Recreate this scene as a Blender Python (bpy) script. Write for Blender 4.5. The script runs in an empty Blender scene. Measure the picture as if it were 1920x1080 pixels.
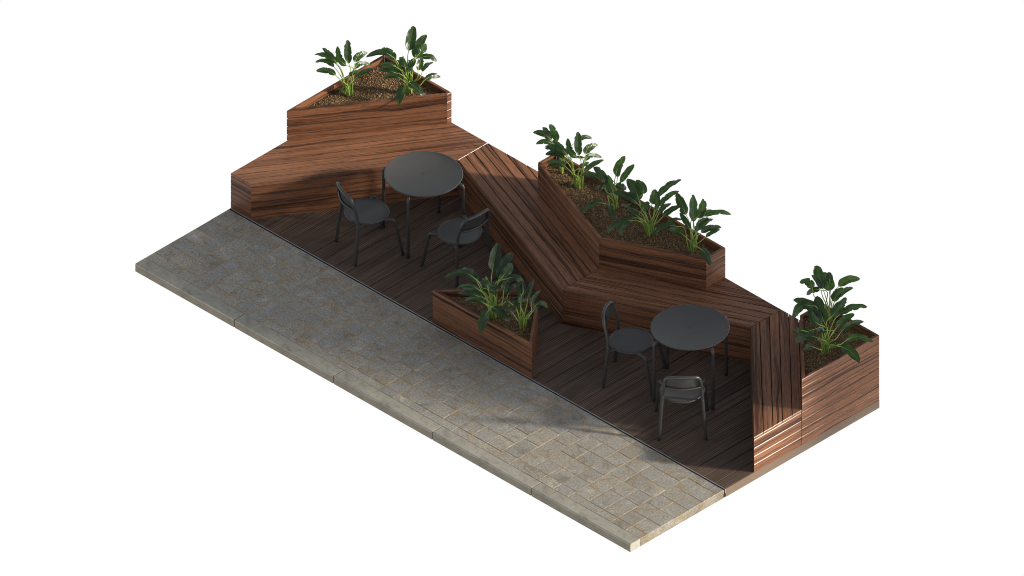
import bpy, bmesh, math, random
from mathutils import Vector, Matrix, noise
R = math.radians
scene = bpy.context.scene
COL = scene.collection
rnd = random.Random(7)

# ------------------------------------------------------------------ helpers
def link(name, bm, mat, parent=None, smooth=False):
    me = bpy.data.meshes.new(name)
    bm.normal_update()
    bm.to_mesh(me); bm.free()
    if smooth:
        for p in me.polygons: p.use_smooth = True
    for m_ in (mat if isinstance(mat, tuple) else (mat,)): me.materials.append(m_)
    o = bpy.data.objects.new(name, me)
    COL.objects.link(o)
    if parent is not None: o.parent = parent
    return o

def thing(name, label, cat, loc=(0, 0, 0), rz=0.0, group=None):
    o = bpy.data.objects.new(name, None)
    o.empty_display_size = .1
    COL.objects.link(o)
    o.location = loc; o.rotation_euler = (0, 0, rz)
    tag(o, label, cat, group)
    return o

def tag(o, label, cat, group=None):
    o['label'] = label; o['category'] = cat
    if group: o['group'] = group

def structure(o, label=None):
    o['kind'] = 'structure'
    if label: o['label'] = label

def new_bm():
    bm = bmesh.new()
    bm.loops.layers.uv.new('UVMap')
    bm.loops.layers.float_color.new('tint')
    return bm

def face(bm, vs, uvf=None, tint=None, smooth=False):
    f = bm.faces.new(vs)
    f.smooth = smooth
    uv = bm.loops.layers.uv.active
    tl = bm.loops.layers.float_color.get('tint')
    for l in f.loops:
        if uvf: l[uv].uv = uvf(l.vert.co)
        if tint is not None and tl: l[tl] = (tint, tint, tint, 1)
    return f

def clip(poly, n, d):
    """keep the side n.p <= d"""
    out = []
    for i in range(len(poly)):
        a, b = poly[i], poly[(i + 1) % len(poly)]
        da = a[0] * n[0] + a[1] * n[1] - d; db = b[0] * n[0] + b[1] * n[1] - d
        if da <= 0: out.append(a)
        if (da < 0 < db) or (db < 0 < da):
            t = da / (da - db)
            out.append((a[0] + (b[0] - a[0]) * t, a[1] + (b[1] - a[1]) * t))
    res = []
    for p in out:
        if not res or math.hypot(p[0] - res[-1][0], p[1] - res[-1][1]) > 1e-5: res.append(p)
    if len(res) > 1 and math.hypot(res[0][0] - res[-1][0], res[0][1] - res[-1][1]) < 1e-5: res.pop()
    return res

def area(poly):
    return .5 * sum(poly[i][0] * poly[(i + 1) % len(poly)][1] - poly[(i + 1) % len(poly)][0] * poly[i][1] for i in range(len(poly)))

def inset(poly, c):
    """mitred offset to the inside of a counter-clockwise outline"""
    n = len(poly); out = []
    for i in range(n):
        p0, p1, p2 = Vector(poly[i - 1]), Vector(poly[i]), Vector(poly[(i + 1) % n])
        e1 = (p1 - p0).normalized(); e2 = (p2 - p1).normalized()
        n1 = Vector((-e1.y, e1.x)); n2 = Vector((-e2.y, e2.x))
        m = n1 + n2
        k = m.dot(n1)
        if k < .12: k = .12
        m = m * (c / k)
        out.append((p1.x + m.x, p1.y + m.y))
    return out

def prism(bm, poly, z0, z1, lat, drop, along, tint, off, edge=0, side=0):
    """a board lying flat: outline poly, bevelled top edge"""
    if len(poly) < 3 or abs(area(poly)) < 4e-4: return
    if area(poly) < 0: poly = poly[::-1]
    top = inset(poly, lat)
    if area(top) < .25 * area(poly): top = inset(poly, lat * .2)
    ax, ay = along
    def uv(co): return (co.x * ax + co.y * ay + off[0], -co.x * ay + co.y * ax + (z1 - co.z) + off[1])
    A = [bm.verts.new((x, y, z0)) for x, y in poly]
    B = [bm.verts.new((x, y, z1 - drop)) for x, y in poly]
    T = [bm.verts.new((x, y, z1)) for x, y in top]
    n = len(poly)
    face(bm, T, uv, tint); face(bm, A[::-1], uv, tint)
    for i in range(n):
        j = (i + 1) % n
        face(bm, (A[i], A[j], B[j], B[i]), uv, tint).material_index = side
        face(bm, (B[i], B[j], T[j], T[i]), uv, tint).material_index = edge

def deck_boards(bm, poly, origin, along, pitch, gap, z0, z1, lat=.0040, drop=.0055, nmax=60, start=0.0):
    """fill an outline with boards that run in direction along, counted from origin to its left"""
    L = math.hypot(*along); ax, ay = along[0] / L, along[1] / L
    nx, ny = -ay, ax
    o = origin[0] * nx + origin[1] * ny + start
    for k in range(-nmax, nmax):
        p = clip(poly, (-nx, -ny), -(o + k * pitch))
        if len(p) < 3: continue
        p = clip(p, (nx, ny), o + (k + 1) * pitch - gap)
        if len(p) < 3: continue
        prism(bm, p, z0, z1, lat, drop, (ax, ay), rnd.uniform(.78, 1.22), (rnd.uniform(0, 40), rnd.uniform(0, 40)), 1)

def wall_boards(bm, o0, o1, n1, n0, zs, t=.03, gap=.0046, rx=.0030, rz=.0046):
    """horizontal boards stacked on one side of a box; zs are the joint heights"""
    o0, o1, n1, n0 = map(Vector, (o0, o1, n1, n0))
    e = (o1 - o0); Ln = e.length; e.normalize()
    for za, zb in zip(zs[:-1], zs[1:]):
        zt = zb - gap
        tint = rnd.uniform(.78, 1.22); off = (rnd.uniform(0, 40), rnd.uniform(0, 40))
        prof = [(rx * .5, za), (0, za + rz * .4), (0, zt - rz), (rx, zt), (t - .001, zt), (t, zt - .001), (t, za)]
        rings = []
        for o, n, sgn in ((o0, n0, 1), (o1, n1, -1)):
            ring = []
            for d, z in prof:
                p = o + (n - o) * (d / t) + e * (.0008 * sgn)
                ring.append(bm.verts.new((p.x, p.y, z)))
            rings.append(ring)
        def uv(co): return ((Vector((co.x, co.y)) - o0).dot(e) + off[0], co.z + off[1])
        m = len(prof)
        for i in range(m):
            j = (i + 1) % m
            face(bm, (rings[0][i], rings[1][i], rings[1][j], rings[0][j]), uv, tint).material_index = 1 if i == 2 else 0
        face(bm, rings[0][::-1], uv, tint); face(bm, rings[1], uv, tint)

def solid(bm, poly, z0, z1):
    if area(poly) < 0: poly = poly[::-1]
    A = [bm.verts.new((x, y, z0)) for x, y in poly]; B = [bm.verts.new((x, y, z1)) for x, y in poly]
    n = len(poly); uv = lambda c: (c.x, c.y)
    face(bm, B, uv, 1); face(bm, A[::-1], uv, 1)
    for i in range(n):
        j = (i + 1) % n
        face(bm, (A[i], A[j], B[j], B[i]), uv, 1)

def bevel_box(bm, x0, x1, y0, y1, z0, z1, c=.004, tint=1.0, uvo=(0, 0)):
    prism(bm, [(x0, y0), (x1, y0), (x1, y1), (x0, y1)], z0, z1, c, c, (1, 0), tint, uvo)

def tube(bm, pts, r, seg=10, caps=True, closed=False):
    """tube along points; r is a number or one radius per point"""
    P = [Vector(p) for p in pts]; n = len(P)
    rs = r if isinstance(r, (list, tuple)) else [r] * n
    prev = None; rings = []
    for i in range(n):
        if closed: t = (P[(i + 1) % n] - P[i - 1])
        elif i == 0: t = P[1] - P[0]
        elif i == n - 1: t = P[-1] - P[-2]
        else: t = (P[i + 1] - P[i]).normalized() + (P[i] - P[i - 1]).normalized()
        t.normalize()
        if prev is None:
            u = t.cross(Vector((0, 0, 1)))
            if u.length < 1e-3: u = t.cross(Vector((1, 0, 0)))
        else: u = prev - t * prev.dot(t)
        u.normalize(); prev = u
        v = t.cross(u)
        rings.append([bm.verts.new(P[i] + (u * math.cos(2 * math.pi * k / seg) + v * math.sin(2 * math.pi * k / seg)) * rs[i]) for k in range(seg)])
    m = n if closed else n - 1
    for i in range(m):
        a, b = rings[i], rings[(i + 1) % n]
        for k in range(seg):
            f = bm.faces.new((a[k], a[(k + 1) % seg], b[(k + 1) % seg], b[k])); f.smooth = True
    if caps and not closed:
        bm.faces.new(rings[0][::-1]); bm.faces.new(rings[-1])

def smooth_path(ctrl, n=8):
    """Catmull-Rom through the control points"""
    P = [Vector(c) for c in ctrl]; out = []
    for i in range(len(P) - 1):
        p0 = P[i - 1] if i else P[0] * 2 - P[1]
        p1, p2 = P[i], P[i + 1]
        p3 = P[i + 2] if i + 2 < len(P) else P[-1] * 2 - P[-2]
        for k in range(n):
            t = k / n
            out.append(.5 * ((2 * p1) + (p2 - p0) * t + (2 * p0 - 5 * p1 + 4 * p2 - p3) * t * t + (3 * p1 - p0 - 3 * p2 + p3) * t ** 3))
    out.append(P[-1]); return out

def lathe(bm, prof, seg=64):
    rings = []
    for r, z in prof:
        if r < 1e-6: rings.append([bm.verts.new((0, 0, z))])
        else: rings.append([bm.verts.new((r * math.cos(2 * math.pi * k / seg), r * math.sin(2 * math.pi * k / seg), z)) for k in range(seg)])
    for a, b in zip(rings[:-1], rings[1:]):
        for k in range(seg):
            j = (k + 1) % seg
            if len(a) == 1: f = bm.faces.new((a[0], b[k], b[j]))
            elif len(b) == 1: f = bm.faces.new((a[k], a[j], b[0]))
            else: f = bm.faces.new((a[k], a[j], b[j], b[k]))
            f.smooth = True

# ------------------------------------------------------------------ materials
def mat(name):
    m = bpy.data.materials.new(name); m.use_nodes = True
    nt = m.node_tree; b = nt.nodes['Principled BSDF']
    return m, nt, b
def N(nt, t, **k):
    n = nt.nodes.new(t)
    for a, v in k.items():
        if a in n.inputs: n.inputs[a].default_value = v
        else: setattr(n, a, v)
    return n
def ramp(nt, fac, stops, interp='LINEAR'):
    n = nt.nodes.new('ShaderNodeValToRGB'); cr = n.color_ramp; cr.interpolation = interp
    while len(cr.elements) < len(stops): cr.elements.new(.5)
    for e, (p, c) in zip(cr.elements, stops):
        e.position = p; e.color = (*c, 1) if len(c) == 3 else c
    nt.links.new(fac, n.inputs['Fac']); return n
def mixc(nt, mode, fac, a, b):
    n = nt.nodes.new('ShaderNodeMix'); n.data_type = 'RGBA'; n.blend_type = mode
    for s, v in ((n.inputs[0], fac), (n.inputs[6], a), (n.inputs[7], b)):
        if hasattr(v, 'is_output') or isinstance(v, bpy.types.NodeSocket): nt.links.new(v, s)
        else: s.default_value = v if isinstance(v, (int, float)) else (*v, 1)
    return n.outputs[2]
def mapping(nt, src, scale, loc=(0, 0, 0)):
    m = nt.nodes.new('ShaderNodeMapping'); nt.links.new(src, m.inputs['Vector'])
    m.inputs['Scale'].default_value = scale; m.inputs['Location'].default_value = loc
    return m.outputs['Vector']
def noise_n(nt, vec, scale, detail=4, rough=.55, dist=0.0):
    n = N(nt, 'ShaderNodeTexNoise', Scale=scale, Detail=detail, Roughness=rough, Distortion=dist)
    nt.links.new(vec, n.inputs['Vector']); return n.outputs['Fac']
def bump(nt, h, strength, dist, bsdf, normal=None):
    n = N(nt, 'ShaderNodeBump', Strength=strength, Distance=dist)
    nt.links.new(h, n.inputs['Height'])
    if normal: nt.links.new(normal, n.inputs['Normal'])
    nt.links.new(n.outputs['Normal'], bsdf.inputs['Normal']); return n

def wood_material(name, dark, mid, light, stripe=22.0, edge=False):
    m, nt, b = mat(name)
    uv = N(nt, 'ShaderNodeUVMap', uv_map='UVMap').outputs['UV']
    warp = noise_n(nt, mapping(nt, uv, (1.15, 3.0, 1)), 1.0, 2)
    vm = N(nt, 'ShaderNodeVectorMath', operation='MULTIPLY_ADD')
    cmb = N(nt, 'ShaderNodeCombineXYZ'); nt.links.new(warp, cmb.inputs['Y'])
    nt.links.new(cmb.outputs[0], vm.inputs[0]); vm.inputs[1].default_value = (0, .105, 0); nt.links.new(uv, vm.inputs[2])
    w = vm.outputs[0]
    streak = noise_n(nt, mapping(nt, w, (.55, stripe, 1)), 1.0, 5, .62)
    col = ramp(nt, streak, [(.35, dark), (.42, mid), (.55, light), (.68, mid)])
    bands = noise_n(nt, mapping(nt, w, (.30, stripe * 1.1, 1), (11, 5, 0)), 1.0, 3, .5)
    rb = ramp(nt, bands, [(.37, (.13, .105, .10)), (.415, (.55, .50, .48)), (.45, (1, 1, 1))])
    c1 = mixc(nt, 'MULTIPLY', .72, col.outputs['Color'], rb.outputs['Color'])
    fine = noise_n(nt, mapping(nt, w, (7, 210, 1)), 1.0, 3, .6)
    rf = ramp(nt, fine, [(.30, (.36, .34, .34)), (.50, (1, 1, 1)), (.75, (1.35, 1.3, 1.25))])
    c2 = mixc(nt, 'MULTIPLY', .85, c1, rf.outputs['Color'])
    at = N(nt, 'ShaderNodeAttribute', attribute_name='tint')
    c3 = mixc(nt, 'MULTIPLY', .6, c2, at.outputs['Color'])
    nt.links.new(c3, b.inputs['Base Color'])
    rr = ramp(nt, fine, [(.2, (.5, .5, .5)), (.8, (.36, .36, .36))])
    nt.links.new(rr.outputs['Color'], b.inputs['Roughness'])
    add = N(nt, 'ShaderNodeMath', operation='ADD'); nt.links.new(fine, add.inputs[0]); nt.links.new(streak, add.inputs[1])
    if edge:
        b.inputs['Roughness'].default_value = .33; nt.links.remove(b.inputs['Roughness'].links[0]); b.inputs['Specular IOR Level'].default_value = .6
    else:
        b.inputs['Specular IOR Level'].default_value = .2
        bump(nt, add.outputs[0], .35, .0008, b)
    return m

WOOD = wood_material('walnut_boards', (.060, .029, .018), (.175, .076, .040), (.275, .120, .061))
WOODTOP = wood_material('lightened_seat_boards', (.085, .042, .027), (.222, .102, .056), (.345, .160, .086))  # walnut tone lightened on the seats to make up for weak skylight
WOODEDGE = wood_material('darkened_board_edge', (.03, .015, .010), (.075, .034, .020), (.11, .05, .028), edge=True)  # wood tone darkened on the bevels to cancel the sky light they catch

def deck_material():
    m, nt, b = mat('grooved_composite_deck')
    uv = N(nt, 'ShaderNodeUVMap', uv_map='UVMap').outputs['UV']
    sep = N(nt, 'ShaderNodeSeparateXYZ'); nt.links.new(uv, sep.inputs[0])
    mul = N(nt, 'ShaderNodeMath', operation='MULTIPLY'); nt.links.new(sep.outputs['Y'], mul.inputs[0]); mul.inputs[1].default_value = 2 * math.pi / .0222
    sn = N(nt, 'ShaderNodeMath', operation='SINE'); nt.links.new(mul.outputs[0], sn.inputs[0])
    mr = N(nt, 'ShaderNodeMapRange'); nt.links.new(sn.outputs[0], mr.inputs[0])
    mr.inputs[1].default_value = -1; mr.inputs[2].default_value = -.1
    gr = ramp(nt, mr.outputs[0], [(0, (.30, .28, .28)), (1, (1, 1, 1))])
    st = noise_n(nt, mapping(nt, uv, (1.1, 55, 1)), 1.0, 4, .6)
    c = ramp(nt, st, [(.3, (.090, .060, .045)), (.5, (.155, .106, .078)), (.72, (.235, .168, .125))])
    big = noise_n(nt, mapping(nt, uv, (1.5, 4, 1)), 1.0, 2)
    rb = ramp(nt, big, [(.3, (.8, .78, .78)), (.7, (1.15, 1.15, 1.15))])
    c1 = mixc(nt, 'MULTIPLY', 1, c.outputs['Color'], gr.outputs['Color'])
    c2 = mixc(nt, 'MULTIPLY', 1, c1, rb.outputs['Color'])
    at = N(nt, 'ShaderNodeAttribute', attribute_name='tint')
    c3 = mixc(nt, 'MULTIPLY', .6, c2, at.outputs['Color'])
    nt.links.new(c3, b.inputs['Base Color'])
    b.inputs['Roughness'].default_value = .62; b.inputs['Specular IOR Level'].default_value = .3
    bump(nt, mr.outputs[0], .5, .002, b)
    return m
DECK = deck_material()

def simple(name, color, rough=.5, metal=0.0, var=.12, scale=8, bumpd=0, bscale=60, spec=.5):
    m, nt, b = mat(name)
    tc = N(nt, 'ShaderNodeTexCoord').outputs['Object']
    n = noise_n(nt, tc, scale, 4)
    lo = tuple(c * (1 - var) for c in color); hi = tuple(min(1, c * (1 + var)) for c in color)
    r = ramp(nt, n, [(.3, lo), (.7, hi)])
    nt.links.new(r.outputs['Color'], b.inputs['Base Color'])
    b.inputs['Roughness'].default_value = rough; b.inputs['Metallic'].default_value = metal
    b.inputs['Specular IOR Level'].default_value = spec
    if bumpd:
        bump(nt, noise_n(nt, tc, bscale, 4, .6), .6, bumpd, b)
    return m
FASCIA = simple('deck_fascia', (.165, .112, .075), .6, var=.08, scale=3, bumpd=.0006, bscale=220)
INNER = simple('dark_infill', (.012, .010, .009), .8)
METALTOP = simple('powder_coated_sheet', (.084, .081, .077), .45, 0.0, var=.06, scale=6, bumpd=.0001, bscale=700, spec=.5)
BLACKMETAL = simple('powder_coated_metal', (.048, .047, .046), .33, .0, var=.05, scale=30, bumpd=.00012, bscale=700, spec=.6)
RUBBER = simple('black_rubber', (.003, .003, .004), .8)
ALU = simple('brushed_aluminium', (.78, .78, .78), .35, .25)

def stone_material(name='slate_paving', k=(1, 1, 1)):
    m, nt, b = mat(name)
    tc = N(nt, 'ShaderNodeTexCoord').outputs['Object']
    at = N(nt, 'ShaderNodeAttribute', attribute_name='tint')
    sc = N(nt, 'ShaderNodeVectorMath', operation='SCALE'); nt.links.new(at.outputs['Color'], sc.inputs[0]); sc.inputs['Scale'].default_value = 37.0
    ad = N(nt, 'ShaderNodeVectorMath', operation='ADD'); nt.links.new(tc, ad.inputs[0]); nt.links.new(sc.outputs[0], ad.inputs[1])
    v = ad.outputs[0]
    cloud = noise_n(nt, v, 5.5, 5, .6, .8)
    c = ramp(nt, cloud, [(.30, (.23, .215, .19)), (.44, (.375, .345, .29)), (.56, (.355, .350, .335)), (.72, (.53, .48, .39))])
    rust = noise_n(nt, v, 3.6, 6, .68, 1.4)
    rr = ramp(nt, rust, [(.51, (0, 0, 0)), (.64, (.65, .65, .65))])
    c1 = mixc(nt, 'MIX', rr.outputs['Color'], c.outputs['Color'], (.34, .245, .140))
    gn = noise_n(nt, tc, 52, 6, .85)
    rg = ramp(nt, gn, [(.36, (.44, .42, .40)), (.5, (1, 1, 1)), (.64, (1.55, 1.52, 1.46))])
    c2 = mixc(nt, 'MULTIPLY', .9, c1, rg.outputs['Color'])
    tb = ramp(nt, at.outputs['Fac'], [(0, (.93, .93, .94)), (1, (1.09, 1.08, 1.05))])
    c3 = mixc(nt, 'MULTIPLY', 1, c2, tb.outputs['Color'])
    nt.links.new(mixc(nt, 'MULTIPLY', 1, c3, k), b.inputs['Base Color'])
    b.inputs['Roughness'].default_value = .62
    rel = noise_n(nt, v, 28, 6, .65, 1.2)
    a2 = N(nt, 'ShaderNodeMath', operation='MULTIPLY_ADD'); nt.links.new(gn, a2.inputs[0]); a2.inputs[1].default_value = .8; nt.links.new(rel, a2.inputs[2])
    bump(nt, a2.outputs[0], .7, .010, b)
    return m
STONE = stone_material()
STONESIDE = stone_material('dimmed_slate_side', (.66, .62, .54))  # beiger sides, also darkened in colour to offset strong sun on upright faces
GROUT = simple('ochre_grout', (.47, .325, .145), .85, var=.35, scale=14, bumpd=.001, bscale=150)

def concrete_material(name='kerb_concrete', k=(1, 1, 1)):
    m, nt, b = mat(name)
    tc = N(nt, 'ShaderNodeTexCoord').outputs['Object']
    a = noise_n(nt, tc, 3.2, 6, .65, .6)
    c = ramp(nt, a, [(.28, (.29, .275, .23)), (.5, (.41, .39, .325)), (.75, (.49, .46, .385))])
    s = noise_n(nt, mapping(nt, tc, (1, 1, 2.2)), 14, 5, .7, .5)
    rs = ramp(nt, s, [(.34, (.66, .64, .62)), (.52, (1, 1, 1))])
    c1 = mixc(nt, 'MULTIPLY', .75, c.outputs['Color'], rs.outputs['Color'])
    f = noise_n(nt, tc, 170, 3, .6)
    rf = ramp(nt, f, [(.3, (.8, .8, .8)), (.7, (1.12, 1.12, 1.12))])
    c2 = mixc(nt, 'MULTIPLY', .8, c1, rf.outputs['Color'])
    c3 = mixc(nt, 'MULTIPLY', 1, c2, k)
    nt.links.new(c3, b.inputs['Base Color']); b.inputs['Roughness'].default_value = .8
    bump(nt, f, .4, .0015, b)
    return m
CONCRETE = concrete_material()
KERBDIM = concrete_material('browned_dimmed_kerb_face', (.62, .56, .50))  # brown stains, plus shade painted into the front face against light from below

def soil_material():
    m, nt, b = mat('planting_soil')
    tc = N(nt, 'ShaderNodeTexCoord').outputs['Object']
    vo = N(nt, 'ShaderNodeTexVoronoi', Scale=95.0); nt.links.new(tc, vo.inputs['Vector'])
    r = ramp(nt, vo.outputs['Color'], [(.1, (.045, .026, .013)), (.5, (.13, .078, .038)), (.9, (.27, .17, .085))])
    nt.links.new(r.outputs['Color'], b.inputs['Base Color']); b.inputs['Roughness'].default_value = .9
    bump(nt, vo.outputs['Distance'], 1, .006, b)
    return m
SOIL = soil_material()
def mulch_material():
    m, nt, b = mat('bark_mulch')
    at = N(nt, 'ShaderNodeAttribute', attribute_name='tint')
    r = ramp(nt, at.outputs['Fac'], [(0, (.12, .064, .027)), (.35, (.28, .16, .07)), (.75, (.43, .265, .125)), (1, (.68, .47, .26))])
    tc = N(nt, 'ShaderNodeTexCoord').outputs['Object']
    n = noise_n(nt, tc, 260, 2)
    rn = ramp(nt, n, [(.3, (.7, .7, .7)), (.7, (1.15, 1.15, 1.15))])
    nt.links.new(mixc(nt, 'MULTIPLY', 1, r.outputs['Color'], rn.outputs['Color']), b.inputs['Base Color'])
    b.inputs['Roughness'].default_value = .75
    return m
MULCH = mulch_material()

def leaf_material():
    m, nt, b = mat('glossy_leaf')
    uv = N(nt, 'ShaderNodeUVMap', uv_map='UVMap').outputs['UV']
    sep = N(nt, 'ShaderNodeSeparateXYZ'); nt.links.new(uv, sep.inputs[0])
    # side veins: slanting stripes; midrib: band at v = 0
    ab = N(nt, 'ShaderNodeMath', operation='ABSOLUTE'); nt.links.new(sep.outputs['Y'], ab.inputs[0])
    ma = N(nt, 'ShaderNodeMath', operation='MULTIPLY_ADD'); nt.links.new(ab.outputs[0], ma.inputs[0]); ma.inputs[1].default_value = -.10; nt.links.new(sep.outputs['X'], ma.inputs[2])
    mu = N(nt, 'ShaderNodeMath', operation='MULTIPLY'); nt.links.new(ma.outputs[0], mu.inputs[0]); mu.inputs[1].default_value = 150
    si = N(nt, 'ShaderNodeMath', operation='SINE'); nt.links.new(mu.outputs[0], si.inputs[0])
    mr = N(nt, 'ShaderNodeMapRange'); nt.links.new(si.outputs[0], mr.inputs[0]); mr.inputs[1].default_value = -1
    oi = N(nt, 'ShaderNodeAttribute', attribute_name='tint')
    tc = N(nt, 'ShaderNodeTexCoord').outputs['Object']
    n = noise_n(nt, tc, 14, 3)
    base = ramp(nt, n, [(.3, (.014, .033, .010)), (.7, (.030, .061, .016))])
    c1 = mixc(nt, 'MULTIPLY', 1, base.outputs['Color'], oi.outputs['Color'])
    vr = ramp(nt, mr.outputs[0], [(0, (.86, .86, .86)), (1, (1.08, 1.08, 1.08))])
    c2 = mixc(nt, 'MULTIPLY', 1, c1, vr.outputs['Color'])
    rib = ramp(nt, ab.outputs[0], [(0, (.7, .7, .7)), (.03, (.3, .3, .3)), (.06, (0, 0, 0))])
    c3 = mixc(nt, 'MIX', rib.outputs['Color'], c2, (.13, .21, .055))
    nt.links.new(c3, b.inputs['Base Color'])
    b.inputs['Roughness'].default_value = .28; b.inputs['Specular IOR Level'].default_value = .8
    bump(nt, mr.outputs[0], .35, .003, b)
    tr = nt.nodes.new('ShaderNodeBsdfTranslucent')
    tcm = mixc(nt, 'MULTIPLY', 1, c3, (3.8, 4.6, .8))
    nt.links.new(tcm, tr.inputs['Color'])
    mx = nt.nodes.new('ShaderNodeMixShader'); mx.inputs[0].default_value = .28
    out = nt.nodes['Material Output']
    nt.links.new(b.outputs[0], mx.inputs[1]); nt.links.new(tr.outputs[0], mx.inputs[2]); nt.links.new(mx.outputs[0], out.inputs['Surface'])
    return m
LEAF = leaf_material()
STALK = simple('lime_green_stalk', (.32, .46, .10), .4, var=.25, scale=9)
BARK = simple('tree_bark', (.10, .075, .055), .9, var=.3, scale=12, bumpd=.01, bscale=30)
TREELEAF = simple('tree_foliage', (.035, .075, .018), .55, var=.5, scale=2)

# ------------------------------------------------------------------ the setting: pavement, kerb, deck
LEN = 6.87          # length of the whole platform (x)
DEPTH = 3.495       # from the kerb face (y = 0) to the back of the benches
THK = .094          # thickness of pavement and deck

bm = new_bm()
solid(bm, [(.001, .1425), (LEN - .0015, .1425), (LEN - .0015, 1.3065), (.001, 1.3065)], -THK + .001, -.0028)
bm.verts.ensure_lookup_table()
grout = link('grout_bed', bm, GROUT)
bm = new_bm()
cols = 34; cw = LEN / cols; rows = 6; rh = (1.307 - .142) / rows
r2 = random.Random(21); sh = 0.0
for i in range(cols):
    if r2.random() < .42: sh = r2.choice((0, .5, .5, .33)) * rh
    y = .142 - sh
    while y < 1.306:
        h = rh
        if r2.random() < .10: h = rh * 1.5
        y0, y1 = max(y, .142), min(y + h, 1.307)
        if 1.307 - y1 < .03: y1 = 1.307
        if y1 - y0 > .03:
            g = .0029
            j = [r2.uniform(-.0015, .0015) for _ in range(4)]
            xa, xb = i * cw, (i + 1) * cw
            xa = xa + g + j[0] if i else 0
            xb = xb - g + j[1] if i < cols - 1 else LEN
            ya = y0 + g + j[2] if y0 > .143 else .142
            yb = y1 - g + j[3] if y1 < 1.306 else 1.307
            z = r2.uniform(-.0018, .0018)
            prism(bm, [(xa, ya), (xb, ya), (xb, yb), (xa, yb)], -THK, z, .0032, .0040, (1, 0), r2.random(), (0, 0), 0, 1)
        y = y1 if y1 > y else y + h
pave = link('pavement', bm, (STONE, STONESIDE)); structure(pave, 'grey and ochre slate paving laid in small squares along the kerb')
grout.name = 'pavement_joints'; structure(grout)

kl = LEN / 5
for i in range(5):
    bm = new_bm()
    x0, x1 = i * kl + (.0045 if i else 0), (i + 1) * kl - (.0045 if i < 4 else 0)
    # profile with a rounded front top edge
    prof = [(0, -THK), (0, -.016)] + [(.012 - .012 * math.cos(a), -.012 + .012 * math.sin(a)) for a in (R(15), R(40), R(65), R(90))] + [(.1385, 0), (.1405, -.002), (.1405, -THK)]
    rings = []
    for x, s in ((x0, 0), (x0 + .003, 1), (x1 - .003, 1), (x1, 0)):
        rings.append([bm.verts.new((x - x0, y + (0 if s else .0015 if y < .05 else -.0015), z - (0 if s or z < -.05 else .002))) for y, z in prof])
    for a, b2 in zip(rings[:-1], rings[1:]):
        for k in range(len(prof)):
            q = (k + 1) % len(prof)
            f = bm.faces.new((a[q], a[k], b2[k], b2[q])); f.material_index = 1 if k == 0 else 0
    bm.faces.new(rings[0]); bm.faces.new(rings[-1][::-1])
    o = link('kerb_stone', bm, (CONCRETE, KERBDIM))
    o.location = (x0, 0, 0)
    where = ['at the left end of the kerb row', 'second from the left end of the kerb row', 'in the middle of the kerb row',
             'second from the right end of the kerb row', 'at the right end of the kerb row'][i]
    tag(o, 'long grey concrete kerb stone ' + where, 'kerb stone', 'kerb stones along the pavement edge')

bm = new_bm(); solid(bm, [(.02, .006), (LEN - .02, .006), (LEN - .02, .138), (.02, .138)], -THK + .002, -.006)
o = link('kerb_bed', bm, INNER); structure(o)
es = thing('edging_strip', 'thin black and silver metal strip between slate pavement and wooden deck', 'edging strip', (0, 1.307, 0))
bm = new_bm(); solid(bm, [(.0, .0028), (LEN - .001, .0028), (LEN - .001, .0260), (.0, .0260)], -THK + .002, -.001)
link('gasket', bm, RUBBER, es)
for ya, yb in ((.0002, .0026), (.0262, .0306)):
    bm = new_bm(); bevel_box(bm, -.004, LEN, ya, yb, -THK * .5, .0012, .0006); link('lip', bm, ALU, es)
bm = new_bm(); bevel_box(bm, LEN - .0008, LEN + .002, .0028, .0258, -.012, -.004, .0005); link('end_cap', bm, ALU, es)

bm = new_bm()
D0 = 1.338
pit = .1602
n = int(LEN / pit) + 1
for k in range(n):
    x0 = k * pit; x1 = min(x0 + pit - .0050, LEN - .018)
    if x1 - x0 < .02: continue
    prism(bm, [(x0, D0), (x1, D0), (x1, DEPTH), (x0, DEPTH)], -.03, 0, .0025, .0025, (0, 1), rnd.uniform(.82, 1.18), (rnd.uniform(0, 30), 0))
deck = link('deck', bm, DECK); structure(deck, 'dark brown grooved decking boards under the benches')
bm = new_bm(); solid(bm, [(.004, D0 + .002), (LEN - .02, D0 + .002), (LEN - .02, DEPTH - .003), (.004, DEPTH - .003)], -THK, -.031)
o = link('deck_base', bm, INNER); structure(o)
fa = None
bm = new_bm(); bevel_box(bm, LEN - .0165, LEN + .002, D0, DEPTH, -THK, .0, .0015); fa = link('fascia_board', bm, FASCIA)
tag(fa, 'plain light brown edge board along the right end of the deck', 'fascia board')

# ------------------------------------------------------------------ benches and planters
SEAT = .42; TOP = .786; P = .09825
ZB = [0, P, 2 * P, 3 * P, 4 * P - .0005]           # joints of the low panels below the seat boards
ZT = [P * k for k in range(9)]                     # joints of the tall planters
CAP0 = .3935

def box_walls(parent, outline, zs, names, t=.03, skip=()):
    inn = inset(outline, t)
    n = len(outline)
    for i in range(n):
        if i in skip: continue
        j = (i + 1) % n
        bm = new_bm()
        wall_boards(bm, outline[i], outline[j], inn[j], inn[i], zs, t)
        link(names[i], bm, (WOOD, WOODEDGE), parent)

def light_block(parent, outline, z0, z1, ins=.032):
    bm = new_bm(); solid(bm, inset(outline, ins), z0, z1)  # solid dark core added inside the bench to block light
    link('light_block_core', bm, INNER, parent)

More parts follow.
